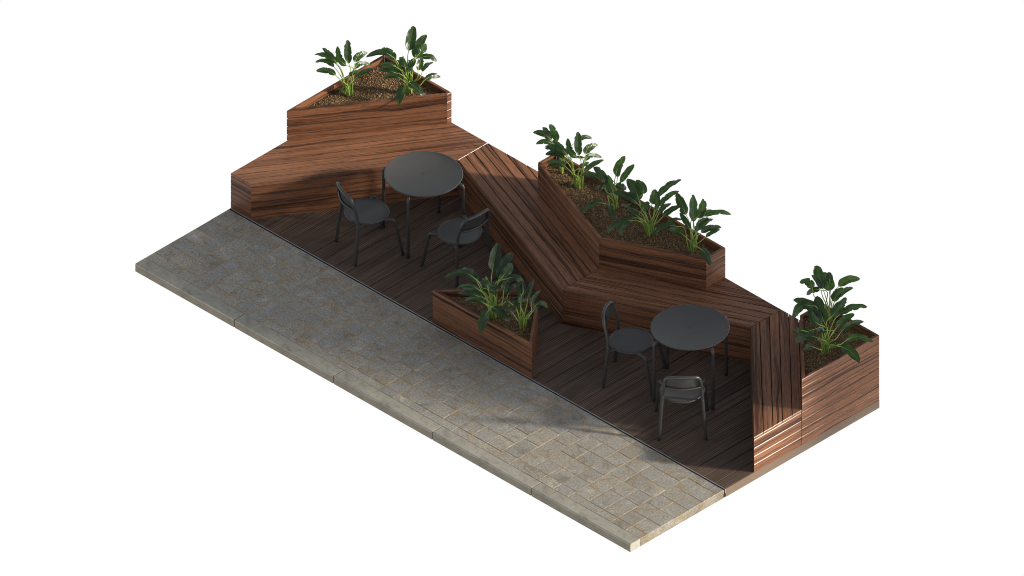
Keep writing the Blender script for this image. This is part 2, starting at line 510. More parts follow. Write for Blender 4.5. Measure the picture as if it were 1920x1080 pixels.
# outlines, counter-clockwise
A = [(0, 1.341), (.28, 1.341), (1.438, 3.077), (1.438, 3.495), (0, 3.495)]
t = thing('corner_bench', 'low wooden corner bench at the left end, tapering seat in front of tallest left planter', 'bench', (0, 0, 0))
bm = new_bm()
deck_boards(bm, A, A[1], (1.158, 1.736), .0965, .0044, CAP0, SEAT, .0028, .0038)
link('seat', bm, (WOODTOP, WOODEDGE), t)
box_walls(t, A, ZB, ['end_panel', 'front_panel', 'side_panel', 'back_panel', 'side_panel'])
light_block(t, A, .001, .392)

s1 = [(1.443, 3.077), (3.7335, 2.2185), (3.7335, 3.495), (1.443, 3.495)]
s2 = [(3.7365, 2.2185), (5.5085, 3.0585), (5.5085, 3.495), (3.7365, 3.495)]
s3 = [(5.5115, 3.0585), (LEN, 1.737), (LEN, 2.4045), (6.068, 3.187), (6.068, 3.495), (5.5115, 3.495)]
t = thing('long_bench', 'long zigzag wooden bench running from the white joint line to the right end of deck', 'bench', (0, 0, 0))
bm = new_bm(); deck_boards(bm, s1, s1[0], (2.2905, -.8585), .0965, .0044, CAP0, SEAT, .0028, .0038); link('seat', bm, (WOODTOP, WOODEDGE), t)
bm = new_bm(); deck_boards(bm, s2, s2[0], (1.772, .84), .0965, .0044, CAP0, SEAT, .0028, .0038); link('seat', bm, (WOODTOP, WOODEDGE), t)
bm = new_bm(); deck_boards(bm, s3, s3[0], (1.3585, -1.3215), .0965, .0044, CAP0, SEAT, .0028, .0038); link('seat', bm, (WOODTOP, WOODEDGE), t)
B = [(1.443, 3.077), (3.735, 2.2185), (5.51, 3.0585), (LEN, 1.737), (LEN, 2.4045), (6.068, 3.187), (6.068, 3.495), (1.443, 3.495)]
box_walls(t, B, ZB, ['front_panel', 'front_panel', 'front_panel', 'end_panel', 'side_panel', 'side_panel', 'back_panel', 'side_panel'], skip=(4, 5))
for q in ([(1.443, 3.077), (3.735, 2.2185), (3.735, 3.495), (1.443, 3.495)], [(3.735, 2.2185), (5.51, 3.0585), (5.51, 3.495), (3.735, 3.495)],
          [(5.51, 3.0585), (LEN, 1.737), (LEN, 2.4045), (6.068, 3.187), (6.068, 3.495), (5.51, 3.495)]):
    light_block(t, q, .001, .392)

def fill_soil(parent, outline, z, dens=8600, chip=.0105, seed=1):
    inn = inset(outline, .031)
    xs = [p[0] for p in inn]; ys = [p[1] for p in inn]
    rr = random.Random(seed)
    def inside(x, y, m=0.0):
        for i in range(len(inn)):
            a, b = inn[i], inn[(i + 1) % len(inn)]
            ex, ey = b[0] - a[0], b[1] - a[1]; L = math.hypot(ex, ey)
            if (ex * (y - a[1]) - ey * (x - a[0])) / L < m: return False
        return True
    def hgt(x, y): return z + .016 * noise.noise(Vector((x * 3.1, y * 3.1, seed))) + .006 * noise.noise(Vector((x * 11, y * 11, seed)))
    bm = new_bm()
    # soil sheet: the outline filled by a grid, clipped to the inside
    st = .04
    cache = {}
    def vert(x, y):
        k = (round(x, 4), round(y, 4))
        if k not in cache: cache[k] = bm.verts.new((x, y, hgt(x, y)))
        return cache[k]
    x = min(xs)
    while x < max(xs):
        strip = clip(clip(inn, (-1, 0), -x), (1, 0), x + st)
        y = min(ys)
        while y < max(ys) and len(strip) > 2:
            c = clip(clip(strip, (0, -1), -y), (0, 1), y + st)
            if len(c) > 2 and abs(area(c)) > 1e-6:
                vs = []
                for px, py in c:
                    v = vert(px, py)
                    if v not in vs: vs.append(v)
                if len(vs) > 2:
                    try: bm.faces.new(vs).smooth = True
                    except ValueError: pass
            y += st
        x += st
    link('soil', bm, SOIL, parent)
    bm = new_bm()
    ar = area(inn); n = int(ar * dens)
    k = 0; tries = 0
    while k < n and tries < n * 12:
        tries += 1
        x, y = rr.uniform(min(xs), max(xs)), rr.uniform(min(ys), max(ys))
        if not inside(x, y, .010): continue
        k += 1
        l = chip * rr.uniform(.5, 1.45); w = l * rr.uniform(.35, .8); h = l * rr.uniform(.15, .35)
        M = Matrix.Translation((x, y, hgt(x, y) + h * rr.uniform(.2, 1.5))) @ Matrix.Rotation(rr.uniform(0, 6.28), 4, 'Z') @ Matrix.Rotation(rr.gauss(0, .5), 4, 'X') @ Matrix.Rotation(rr.gauss(0, .5), 4, 'Y')
        c = [M @ Vector((sx * l * .5 * (1 if sz < 0 else .7), sy * w * .5 * (1 if sx < 0 else .6), sz * h * .5)) for sz in (-1, 1) for sx, sy in ((-1, -1), (1, -1), (1, 1), (-1, 1))]
        vs = [bm.verts.new(p) for p in c]
        tt = rr.random() ** 1.3
        for ids in ((4, 5, 6, 7), (0, 1, 5, 4), (1, 2, 6, 5), (2, 3, 7, 6), (3, 0, 4, 7)):
            face(bm, [vs[i] for i in ids], None, tt)
    o = link('mulch', bm, MULCH, parent); o['kind'] = 'stuff'

SOILZ = TOP - .08
P1 = [(0.0, 2.127), (.928, 3.440), (.935, 3.495), (0.0, 3.495)]
t = thing('planter', 'triangular wooden planter on the corner bench at the far left, holding two plants', 'planter', (0, 0, 0), group='wooden planters')
box_walls(t, P1, [SEAT] + ZT[5:], ['side_panel'] * 4); fill_soil(t, P1, SOILZ, seed=3)
P2 = [(2.388, 3.238), (3.737, 2.735), (4.735, 3.225), (4.735, 3.495), (2.388, 3.495)]
t = thing('planter', 'long bent wooden planter standing on the middle of the zigzag bench, holding five plants', 'planter', (0, 0, 0), group='wooden planters')
box_walls(t, P2, [SEAT] + ZT[5:], ['side_panel'] * 5); fill_soil(t, P2, SOILZ, seed=4)
P3 = [(LEN, 2.4085), (LEN, 3.495), (6.072, 3.495), (6.072, 3.189)]
t = thing('planter', 'tall wooden planter standing on the deck at the far right corner beside the bench end', 'planter', (0, 0, 0), group='wooden planters')
box_walls(t, P3, ZT, ['side_panel'] * 4); fill_soil(t, P3, SOILZ, seed=5)
P4 = [(2.80, 1.342), (4.178, 1.342), (3.78, 1.832), (3.44, 2.003)]
t = thing('planter', 'small low wooden planter by the pavement edge in front of the benches', 'planter', (0, 0, 0), group='wooden planters')
box_walls(t, P4, [0, .1, .2, .3, .4], ['side_panel'] * 4, t=.035); fill_soil(t, P4, .325, seed=6)

# leaf data: base, middle and tip of each blade, and its width, in metres from the plant's foot
LEAVES={
'A':[((-0.039,0.04,0.34),(-0.126,0.105,0.404),(-0.228,0.222,0.442),0.073),((-0.04,0.005,0.334),(-0.129,0.004,0.376),(-0.247,0.093,0.42),0.063),((-0.113,-0.048,0.347),(-0.209,-0.045,0.399),(-0.339,-0.026,0.414),0.048),((-0.133,-0.051,0.339),(-0.246,-0.062,0.374),(-0.382,-0.091,0.348),0.063),((-0.13,-0.076,0.311),(-0.241,-0.085,0.333),(-0.349,-0.115,0.28),0.051),((-0.063,-0.122,0.27),(-0.153,-0.147,0.292),(-0.265,-0.189,0.254),0.057),((0.008,0.08,0.36),(-0.0,0.14,0.402),(0.015,0.246,0.395),0.067),((0.028,0.053,0.297),(0.023,0.144,0.319),(0.065,0.254,0.261),0.048),((0.114,-0.034,0.263),(0.148,0.044,0.314),(0.178,0.167,0.33),0.057),((0.03,-0.026,0.259),(0.03,0.028,0.264),(0.009,0.126,0.24),0.044),((-0.053,-0.055,0.044),(-0.102,-0.064,0.028),(-0.111,-0.11,0.012),0.032),((0.011,-0.06,0.051),(-0.004,-0.072,0.042),(-0.014,-0.094,0.032),0.022),((0.003,-0.026,0.092),(-0.001,-0.058,0.129),(0.0,-0.086,0.171),0.038)],
'B':[((-0.114,0.094,0.409),(-0.176,0.184,0.472),(-0.269,0.321,0.515),0.094),((-0.034,0.094,0.365),(-0.082,0.206,0.434),(-0.129,0.362,0.462),0.083),((-0.01,0.091,0.379),(-0.007,0.174,0.431),(-0.044,0.264,0.446),0.076),((0.032,0.123,0.383),(0.093,0.18,0.399),(0.149,0.22,0.347),0.064),((0.079,0.033,0.3),(0.057,0.076,0.345),(0.022,0.155,0.354),0.068),((0.097,0.074,0.273),(0.079,0.151,0.295),(0.063,0.264,0.273),0.06),((0.172,0.03,0.227),(0.193,0.101,0.243),(0.224,0.203,0.208),0.045),((0.162,0.04,0.231),(0.167,0.115,0.251),(0.175,0.21,0.217),0.026),((-0.054,0.001,0.347),(-0.017,0.017,0.338),(-0.042,0.112,0.343),0.076),((-0.021,-0.032,0.315),(0.01,-0.015,0.312),(0.018,0.03,0.275),0.057),((-0.157,-0.05,0.34),(-0.26,-0.032,0.372),(-0.388,-0.027,0.348),0.076),((-0.195,-0.066,0.384),(-0.293,-0.118,0.408),(-0.397,-0.217,0.346),0.057),((-0.032,-0.027,0.288),(-0.115,-0.018,0.308),(-0.214,0.017,0.287),0.06),((-0.025,-0.045,0.328),(-0.065,-0.036,0.378),(-0.128,-0.026,0.379),0.045),((-0.049,-0.096,0.259),(-0.149,-0.113,0.273),(-0.271,-0.118,0.243),0.06),((0.003,-0.126,0.235),(-0.073,-0.157,0.25),(-0.169,-0.2,0.206),0.057),((-0.068,-0.131,0.276),(-0.142,-0.174,0.289),(-0.243,-0.206,0.259),0.042),((-0.095,-0.103,0.323),(-0.166,-0.149,0.348),(-0.252,-0.213,0.309),0.034),((0.059,-0.13,0.181),(0.057,-0.181,0.123),(0.119,-0.282,0.056),0.087),((0.091,-0.119,0.234),(0.19,-0.111,0.218),(0.279,-0.088,0.154),0.076)],
'C':[((-0.069,0.021,0.335),(-0.159,0.063,0.378),(-0.282,0.125,0.386),0.065),((-0.104,-0.031,0.36),(-0.171,-0.021,0.406),(-0.264,0.014,0.417),0.061),((-0.107,-0.038,0.37),(-0.183,-0.067,0.414),(-0.283,-0.107,0.401),0.058),((-0.059,-0.057,0.345),(-0.12,-0.112,0.376),(-0.18,-0.17,0.342),0.048),((0.016,-0.055,0.306),(-0.027,-0.109,0.328),(-0.1,-0.132,0.321),0.061),((0.098,-0.041,0.273),(0.035,-0.103,0.306),(-0.047,-0.171,0.283),0.065),((0.074,0.119,0.34),(0.103,0.207,0.372),(0.137,0.293,0.338),0.048),((0.148,0.005,0.258),(0.207,0.043,0.268),(0.234,0.103,0.243),0.027)],
'D':[((-0.034,0.039,0.36),(-0.067,0.117,0.425),(-0.105,0.242,0.456),0.072),((0.043,0.024,0.317),(0.038,0.127,0.389),(0.016,0.245,0.415),0.065),((-0.016,0.045,0.345),(-0.044,0.083,0.378),(-0.098,0.153,0.379),0.055),((0.028,-0.019,0.315),(0.097,-0.011,0.307),(0.119,0.035,0.283),0.068),((-0.062,-0.083,0.311),(-0.13,-0.063,0.368),(-0.259,-0.044,0.394),0.075),((0.036,-0.076,0.264),(-0.031,-0.056,0.321),(-0.13,-0.024,0.339),0.089),((-0.124,-0.088,0.325),(-0.219,-0.118,0.351),(-0.326,-0.155,0.317),0.058),((-0.047,-0.122,0.28),(-0.072,-0.141,0.289),(-0.122,-0.148,0.255),0.051),((0.0,-0.214,0.173),(-0.057,-0.272,0.149),(-0.112,-0.376,0.065),0.061),((0.08,-0.169,0.182),(0.144,-0.204,0.131),(0.251,-0.254,0.104),0.075),((0.027,-0.075,0.226),(-0.051,-0.064,0.24),(-0.145,-0.009,0.225),0.041)],
'E':[((-0.011,0.137,0.387),(-0.014,0.257,0.445),(0.011,0.426,0.452),0.076),((0.072,0.065,0.338),(0.083,0.158,0.409),(0.112,0.293,0.43),0.055),((0.094,0.009,0.265),(0.085,0.096,0.314),(0.084,0.209,0.309),0.046),((0.137,0.039,0.264),(0.158,0.135,0.308),(0.174,0.258,0.307),0.061),((-0.016,0.043,0.335),(-0.045,0.097,0.368),(-0.122,0.192,0.387),0.082),((0.062,0.015,0.313),(0.041,0.063,0.376),(-0.04,0.149,0.427),0.043),((-0.127,-0.028,0.361),(-0.225,0.011,0.427),(-0.373,0.057,0.461),0.107),((-0.125,0.022,0.419),(-0.153,0.05,0.473),(-0.26,0.06,0.497),0.067),((-0.117,-0.063,0.346),(-0.228,-0.09,0.393),(-0.384,-0.136,0.392),0.07),((-0.03,-0.082,0.316),(-0.023,-0.046,0.361),(-0.039,0.013,0.369),0.076),((-0.099,-0.099,0.291),(-0.179,-0.114,0.303),(-0.286,-0.109,0.278),0.067),((-0.02,-0.127,0.255),(-0.101,-0.149,0.285),(-0.193,-0.143,0.274),0.043),((-0.119,-0.035,0.346),(-0.213,-0.035,0.381),(-0.312,-0.031,0.36),0.061),((-0.038,-0.204,0.25),(-0.074,-0.298,0.246),(-0.044,-0.375,0.15),0.097),((-0.087,-0.198,0.241),(-0.155,-0.302,0.208),(-0.216,-0.397,0.114),0.061),((0.193,0.039,0.217),(0.229,0.123,0.23),(0.26,0.213,0.185),0.037)],
'F':[((-0.106,0.008,0.39),(-0.197,0.033,0.466),(-0.317,0.087,0.51),0.084),((-0.032,0.032,0.33),(-0.116,0.117,0.403),(-0.238,0.241,0.454),0.086),((-0.031,0.083,0.359),(-0.048,0.173,0.399),(-0.146,0.278,0.428),0.088),((0.018,0.148,0.363),(0.069,0.273,0.38),(0.139,0.395,0.322),0.058),((-0.014,0.108,0.367),(-0.001,0.178,0.384),(0.001,0.28,0.361),0.044),((0.058,0.014,0.28),(0.057,0.109,0.322),(0.052,0.223,0.312),0.08),((0.1,0.013,0.275),(0.135,0.092,0.306),(0.187,0.206,0.284),0.058),((0.152,0.023,0.242),(0.172,0.096,0.269),(0.176,0.196,0.257),0.044),((-0.002,-0.045,0.293),(-0.075,-0.028,0.343),(-0.197,0.012,0.37),0.055),((0.078,-0.027,0.293),(0.068,0.025,0.36),(0.083,0.135,0.384),0.051),((-0.11,-0.122,0.315),(-0.191,-0.213,0.315),(-0.246,-0.31,0.236),0.067),((-0.023,-0.112,0.245),(-0.106,-0.122,0.263),(-0.209,-0.121,0.234),0.069),((0.179,-0.083,0.17),(0.259,-0.074,0.129),(0.382,-0.147,0.096),0.08)],
'H':[((-0.037,0.022,0.334),(-0.108,0.082,0.392),(-0.232,0.163,0.427),0.067),((0.001,0.078,0.324),(-0.054,0.166,0.37),(-0.135,0.3,0.39),0.062),((0.096,0.03,0.313),(0.086,0.072,0.376),(0.076,0.182,0.412),0.042),((0.101,0.081,0.283),(0.117,0.153,0.293),(0.154,0.207,0.219),0.056),((0.018,-0.137,0.252),(-0.039,-0.152,0.296),(-0.123,-0.163,0.294),0.056),((-0.002,-0.069,0.266),(-0.06,-0.059,0.291),(-0.144,-0.07,0.255),0.034),((-0.001,-0.023,0.285),(-0.034,-0.014,0.291),(-0.096,0.009,0.256),0.028),((-0.074,-0.093,0.325),(-0.108,-0.114,0.352),(-0.156,-0.113,0.336),0.025),((0.015,0.032,0.115),(0.027,0.061,0.103),(0.038,0.089,0.063),0.042),((-0.051,0.06,0.37),(-0.082,0.107,0.406),(-0.174,0.16,0.416),0.034),((0.123,0.027,0.259),(0.125,0.065,0.275),(0.11,0.128,0.251),0.028)],
'I':[((-0.047,0.02,0.336),(-0.16,0.072,0.409),(-0.295,0.173,0.459),0.107),((-0.057,-0.005,0.319),(-0.247,0.035,0.42),(-0.457,-0.009,0.422),0.112),((-0.24,0.014,0.446),(-0.306,-0.057,0.437),(-0.32,-0.141,0.329),0.097),((-0.058,-0.045,0.339),(-0.125,-0.061,0.385),(-0.219,-0.007,0.42),0.078),((-0.024,0.1,0.379),(-0.028,0.202,0.433),(-0.071,0.342,0.467),0.117),((0.023,0.164,0.394),(0.067,0.286,0.438),(0.143,0.431,0.415),0.083),((0.067,0.077,0.304),(0.069,0.186,0.346),(0.069,0.325,0.342),0.068),((0.122,0.078,0.271),(0.136,0.202,0.311),(0.172,0.352,0.29),0.058),((0.231,0.043,0.247),(0.314,0.133,0.285),(0.435,0.219,0.236),0.06),((0.194,-0.022,0.19),(0.304,0.032,0.152),(0.44,0.019,0.089),0.088),((0.01,-0.01,0.284),(-0.029,-0.019,0.281),(-0.115,-0.002,0.254),0.088),((-0.088,-0.084,0.284),(-0.148,-0.162,0.24),(-0.199,-0.228,0.135),0.088),((-0.156,-0.182,0.288),(-0.189,-0.204,0.282),(-0.241,-0.213,0.231),0.058),((0.006,-0.11,0.236),(-0.103,-0.18,0.241),(-0.164,-0.243,0.16),0.063),((0.015,-0.189,0.173),(-0.037,-0.205,0.161),(-0.112,-0.212,0.104),0.068),((0.181,-0.037,0.203),(0.165,-0.07,0.2),(0.126,-0.065,0.166),0.049)],
'J':[((-0.073,-0.016,0.365),(-0.166,0.022,0.455),(-0.267,0.089,0.502),0.093),((-0.023,0.023,0.346),(-0.085,0.059,0.405),(-0.198,0.117,0.44),0.112),((-0.058,0.066,0.414),(-0.076,0.076,0.46),(-0.126,0.114,0.476),0.068),((-0.086,-0.031,0.365),(-0.146,-0.018,0.425),(-0.243,-0.004,0.442),0.044),((-0.152,-0.081,0.358),(-0.218,-0.077,0.401),(-0.305,-0.108,0.374),0.078),((-0.102,-0.029,0.345),(-0.155,-0.072,0.34),(-0.206,-0.11,0.274),0.058),((0.012,0.119,0.369),(0.035,0.221,0.407),(0.084,0.345,0.381),0.078),((0.077,-0.009,0.28),(0.058,0.052,0.336),(0.041,0.153,0.349),0.088),((0.088,0.029,0.315),(0.112,0.101,0.374),(0.138,0.193,0.379),0.049)],
}
SUN = 4.6; SKY = .135; EXPO = 0.0

# ------------------------------------------------------------------ plants
def make_blade(b, m, t, w, seed):
    rr = random.Random(seed)
    b, m, t = Vector(b), Vector(m), Vector(t)
    c = m * 2 - (b + t) * .5                    # quadratic through the middle point
    def q(s): return b * (1 - s) ** 2 + c * 2 * s * (1 - s) + t * s * s
    def dq(s): return ((c - b) * (1 - s) + (t - c) * s).normalized()
    L = (m - b).length + (t - m).length
    NU, NV = 22, 4
    up = Vector((.36, -.36, .86))               # leaves turn their upper face to the open side and the sky
    up += Vector((rr.uniform(-.45, .45), rr.uniform(-.45, .45), rr.uniform(-.1, .2)))
    bm = new_bm()
    fold = rr.uniform(.10, .34); curl = rr.uniform(-.05, .12)
    wob = rr.uniform(0, 6.28); tears = [(rr.uniform(.3, .92), rr.choice((-1, 1)), rr.uniform(.25, .7)) for _ in range(rr.randint(1, 4))]
    tint = rr.uniform(.7, 1.35)
    rows = []
    prevn = None
    for i in range(NU + 1):
        s = i / NU
        tg = dq(s); n = up - tg * up.dot(tg)
        if n.length < .2: n = Vector((.6, -.6, .3)) - tg * Vector((.6, -.6, .3)).dot(tg)
        n.normalize()
        side = tg.cross(n)
        wd = w * .54 * (min(1, (s / .20)) ** .55 if s < .20 else 1) * (1 if s < .45 else max(0, 1 - ((s - .45) / .55) ** 2.3) ** .62)
        wd = max(wd, .0015)
        row = []
        for j in range(-NV, NV + 1):
            v = j / NV
            ww = wd
            for ts, sd, dp in tears:
                if sd * v > .45 and abs(s - ts) < .028: ww = wd * (1 - dp * .5 * (abs(v)))
            p = q(s) + side * (v * ww) + n * (abs(v) * ww * fold * 1.5 - v * v * ww * curl * 3 + .05 * w * math.sin(s * 17 + wob + (2 if v > 0 else 0)) * v * v)
            row.append((bm.verts.new(p), (s * L, v)))
        rows.append(row)
    uvl = bm.loops.layers.uv.active; tl = bm.loops.layers.float_color['tint']
    for i in range(NU):
        for j in range(2 * NV):
            quad = (rows[i][j], rows[i][j + 1], rows[i + 1][j + 1], rows[i + 1][j])
            f = bm.faces.new([x[0] for x in quad]); f.smooth = True
            for l, x in zip(f.loops, quad):
                l[uvl].uv = x[1]; l[tl] = (tint, tint, tint * .9, 1)
    return bm, q, dq

def make_plant(key, label, loc, group, scale=1.0):
    root = thing('leafy_plant', label, 'plant', loc, 0, group)
    root.scale = (scale,) * 3
    rr = random.Random(key)
    for i, (b, m, t, w) in enumerate(LEAVES[key]):
        bm, q, dq = make_blade(b, m, t, w, key + str(i))
        lf = link('leaf', bm, LEAF, root)
        s0 = Vector((b[0] * .08 + rr.uniform(-.022, .022), b[1] * .08 + rr.uniform(-.022, .022), -.01))
        bv = Vector(b); d = dq(0)
        if (t[2] < .16 and b[2] < .16):
            ctrl = [s0, Vector((bv.x * .55, bv.y * .55, max(bv.z, .07) + .03)), bv]
        else:
            k = bv.z
            ctrl = [s0, Vector((s0.x + (bv.x - s0.x) * .18, s0.y + (bv.y - s0.y) * .18, k * .42)), bv - d * min(.08, bv.length * .3) , bv]
        bm = bmesh.new()
        pts = smooth_path(ctrl, 6)
        mm = len(pts)
        pts2 = [q(s) - Vector((0, 0, .001)) for s in (.08, .2, .35)]
        rad = [.0070 - .0038 * (k / (mm - 1)) for k in range(mm)] + [.0036, .0028, .0015]
        tube(bm, pts + pts2, rad, 6)
        link('stalk', bm, STALK, lf)
    return root

G = 'potted banana-like leafy plants'
S = SOILZ
make_plant('A', 'leafy plant with broad upright leaves, left one in the triangular planter', (.172, 2.824, S), G)
tall = make_plant('B', 'tallest leafy plant, right one in the triangular planter, drooping leaf over the front board', (.580, 3.272, S), G)
make_plant('C', 'leafy plant at the back left tip of the long bent planter, partly hidden', (2.602, 3.346, S), G)

def copy_plant(src, label, loc, scale):
    r = src.copy(); COL.objects.link(r); r.location = loc; r.scale = (scale,) * 3; r['label'] = label
    for ch in list(src.children):
        c = ch.copy(); COL.objects.link(c); c.parent = r
        for g in ch.children:
            d = g.copy(); COL.objects.link(d); d.parent = c
    return r
first = [o for o in COL.objects if o.name == 'leafy_plant'][0]
copy_plant(first, 'leafy plant with upright leaves near the left end of the long bent planter', (2.899, 3.298, S), 1.0)
make_plant('D', 'leafy plant in the long bent planter between the upright-leaved one and the widest one', (3.409, 3.292, S), G)
make_plant('E', 'widest leafy plant, in the middle bend of the long planter with many low arching leaves', (3.971, 3.212, S), G)
make_plant('F', 'leafy plant at right end of the long bent planter, leaf hanging over its corner', (4.483, 3.297, S), G)
copy_plant(tall, 'large leafy plant on the left side of the small low planter by the pavement', (3.512, 1.486, .32), 1.129)
make_plant('H', 'smaller leafy plant on the right side of the small low planter by the pavement', (3.826, 1.561, .32), G)
make_plant('I', 'large leafy plant in front in the tall right planter, leaf hanging over the slatted end', (6.643, 2.982, S), G)
make_plant('J', 'leafy plant rising behind another one at the back of the tall right planter', (6.282, 3.389, S), G)

# ------------------------------------------------------------------ chairs and tables
def part(name, parent, fn, m=None):
    bm = bmesh.new(); fn(bm)
    return link(name, bm, m or BLACKMETAL, parent)

def make_chair():
    """origin on the deck below the middle of the seat; faces +x"""
    t = thing('metal_chair', '', 'chair', (0, 0, 0), 0, 'black metal chairs at the round tables')
    r = .0172
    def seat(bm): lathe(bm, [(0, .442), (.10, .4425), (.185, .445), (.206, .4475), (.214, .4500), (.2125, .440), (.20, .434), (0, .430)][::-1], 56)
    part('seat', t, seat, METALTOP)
    part('seat_ring', t, lambda bm: tube(bm, [(.214 * math.cos(a * math.pi / 28), .214 * math.sin(a * math.pi / 28),   .443) for a in range(56)], .0120, 10, closed=True))
    for s in (-1, 1):
        # front leg: leaves the ring sideways, bends down and splays
        path = [(.10, s * .175, .432), (.150, s * .205, .434), (.172, s * .214, .431), (.190, s * .220, .420), (.201, s * .2235, .400), (.207, s * .225, .37), (.245, s * .238, .18), (.280, s * .25, 0)]
        part('leg', t, lambda bm: tube(bm, smooth_path(path, 5), r, 12))
        rear = [(-.225, s * .232, 0), (-.207, s * .218, .20), (-.190, s * .203, .40), (-.186, s * .199, .46)]
        lg = part('leg', t, lambda bm: tube(bm, smooth_path(rear, 5), r, 12))
        part('bracket', t, lambda bm: tube(bm, smooth_path([(-.10, s * .165, .432), (-.14, s * .190, .430), (-.188, s * .203, .414)], 5), .008, 10))
    hoop = [(-.186, -.199, .455), (-.192, -.193, .54), (-.212, -.186, .64), (-.232, -.176, .715), (-.243, -.155, .755), (-.256, -.12, .772), (-.268, -.06, .777), (-.272, 0, .778)]
    hoop = hoop + [(x, -y, z) for x, y, z in hoop[:-1][::-1]]
    part('back_frame', t, lambda bm: tube(bm, smooth_path(hoop, 6), r, 12))
    def rail(bm):
        tube(bm, [(-.211 - .052 * (1 - (k / 8) ** 2), .186 * k / 8, .630) for k in range(-8, 9)], .0120, 10)
    part('cross_rail', t, rail)
    def panel(bm):
        nu, nv = 16, 6; g = [[], []]
        for sd in (0, 1):
            for i in range(nu + 1):
                u = -1 + 2 * i / nu; row = []
                for j in range(nv + 1):
                    v = j / nv
                    z = .634 + v * .130
                    hw = .172 - .016 * v - (.034 * max(0, (v - .55) / .45) ** 2)
                    x = -(.204 + .020 * v) - (.046 - .008 * v) * (1 - u * u) + (.0025 if sd else -.0025)
                    row.append(bm.verts.new((x, u * hw, z)))
                g[sd].append(row)
        for i in range(nu):
            for j in range(nv):
                a = g[1]; f = bm.faces.new((a[i][j], a[i + 1][j], a[i + 1][j + 1], a[i][j + 1])); f.smooth = True
                a = g[0]; f = bm.faces.new((a[i][j], a[i][j + 1], a[i + 1][j + 1], a[i + 1][j])); f.smooth = True
    part('backrest', t, panel)
    return t

def copy_thing(src):
    r = src.copy(); COL.objects.link(r)
    for ch in list(src.children):
        c = ch.copy(); COL.objects.link(c); c.parent = r
    return r
chair = make_chair()
spots = [((1.440, 1.792), math.atan2(.93, .36), 'black metal chair nearest the left bench, left of the first round table'),
         ((2.336, 2.190), math.atan2(.065, -.998), 'black metal chair right of the first round table, behind the small planter'),
         ((4.860, 2.048), math.atan2(.502, .864), 'black metal chair left of the second round table, seen from its open front'),
         ((5.812, 1.796), math.atan2(.698, -.716), 'black metal chair in front of the second round table, its back turned to the pavement')]
for i, ((x, y), a, lab) in enumerate(spots):
    o = chair if i == 0 else copy_thing(chair)
    o.location = (x, y, 0); o.rotation_euler = (0, 0, a); o['label'] = lab

def make_table():
    t = thing('round_table', '', 'table', (0, 0, 0), 0, 'round black metal tables')
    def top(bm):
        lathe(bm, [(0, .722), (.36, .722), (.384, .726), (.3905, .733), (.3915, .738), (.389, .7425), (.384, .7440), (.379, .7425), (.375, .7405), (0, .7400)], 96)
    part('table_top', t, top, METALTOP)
    def mark(bm):
        lathe(bm, [(.024, .7403), (.0235, .7412), (.0205, .7412), (.020, .7403)], 32)
        lathe(bm, [(0.0, .7410), (.008, .7410), (.0085, .7402)][::-1], 20)
    part('parasol_plug', t, mark)
    for k in range(4):
        a = k * math.pi / 2
        c, s = math.cos(a), math.sin(a)
        path = [(.30, .7115), (.365, .7115), (.392, .7095), (.410, .700), (.419, .682), (.421, .65), (.421, .35), (.421, 0)]
        part('leg', t, lambda bm: tube(bm, smooth_path([(r * c, r * s, z) for r, z in path], 5), .0165, 12))
    part('under_frame', t, lambda bm: tube(bm, [(.30 * math.cos(q * math.pi / 24), .30 * math.sin(q * math.pi / 24), .7115) for q in range(48)], .010, 8, closed=True))
    return t
table = make_table()
table.location = (1.682, 2.345, 0); table.rotation_euler = (0, 0, R(-66.5))
table['label'] = 'round black metal table in front of the corner bench, with two chairs'
tb = copy_thing(table)
tb.location = (5.407, 2.32, 0); tb.rotation_euler = (0, 0, R(-13))
tb['label'] = 'round black metal table in the right bay of the bench, nearest the tall slatted planter'

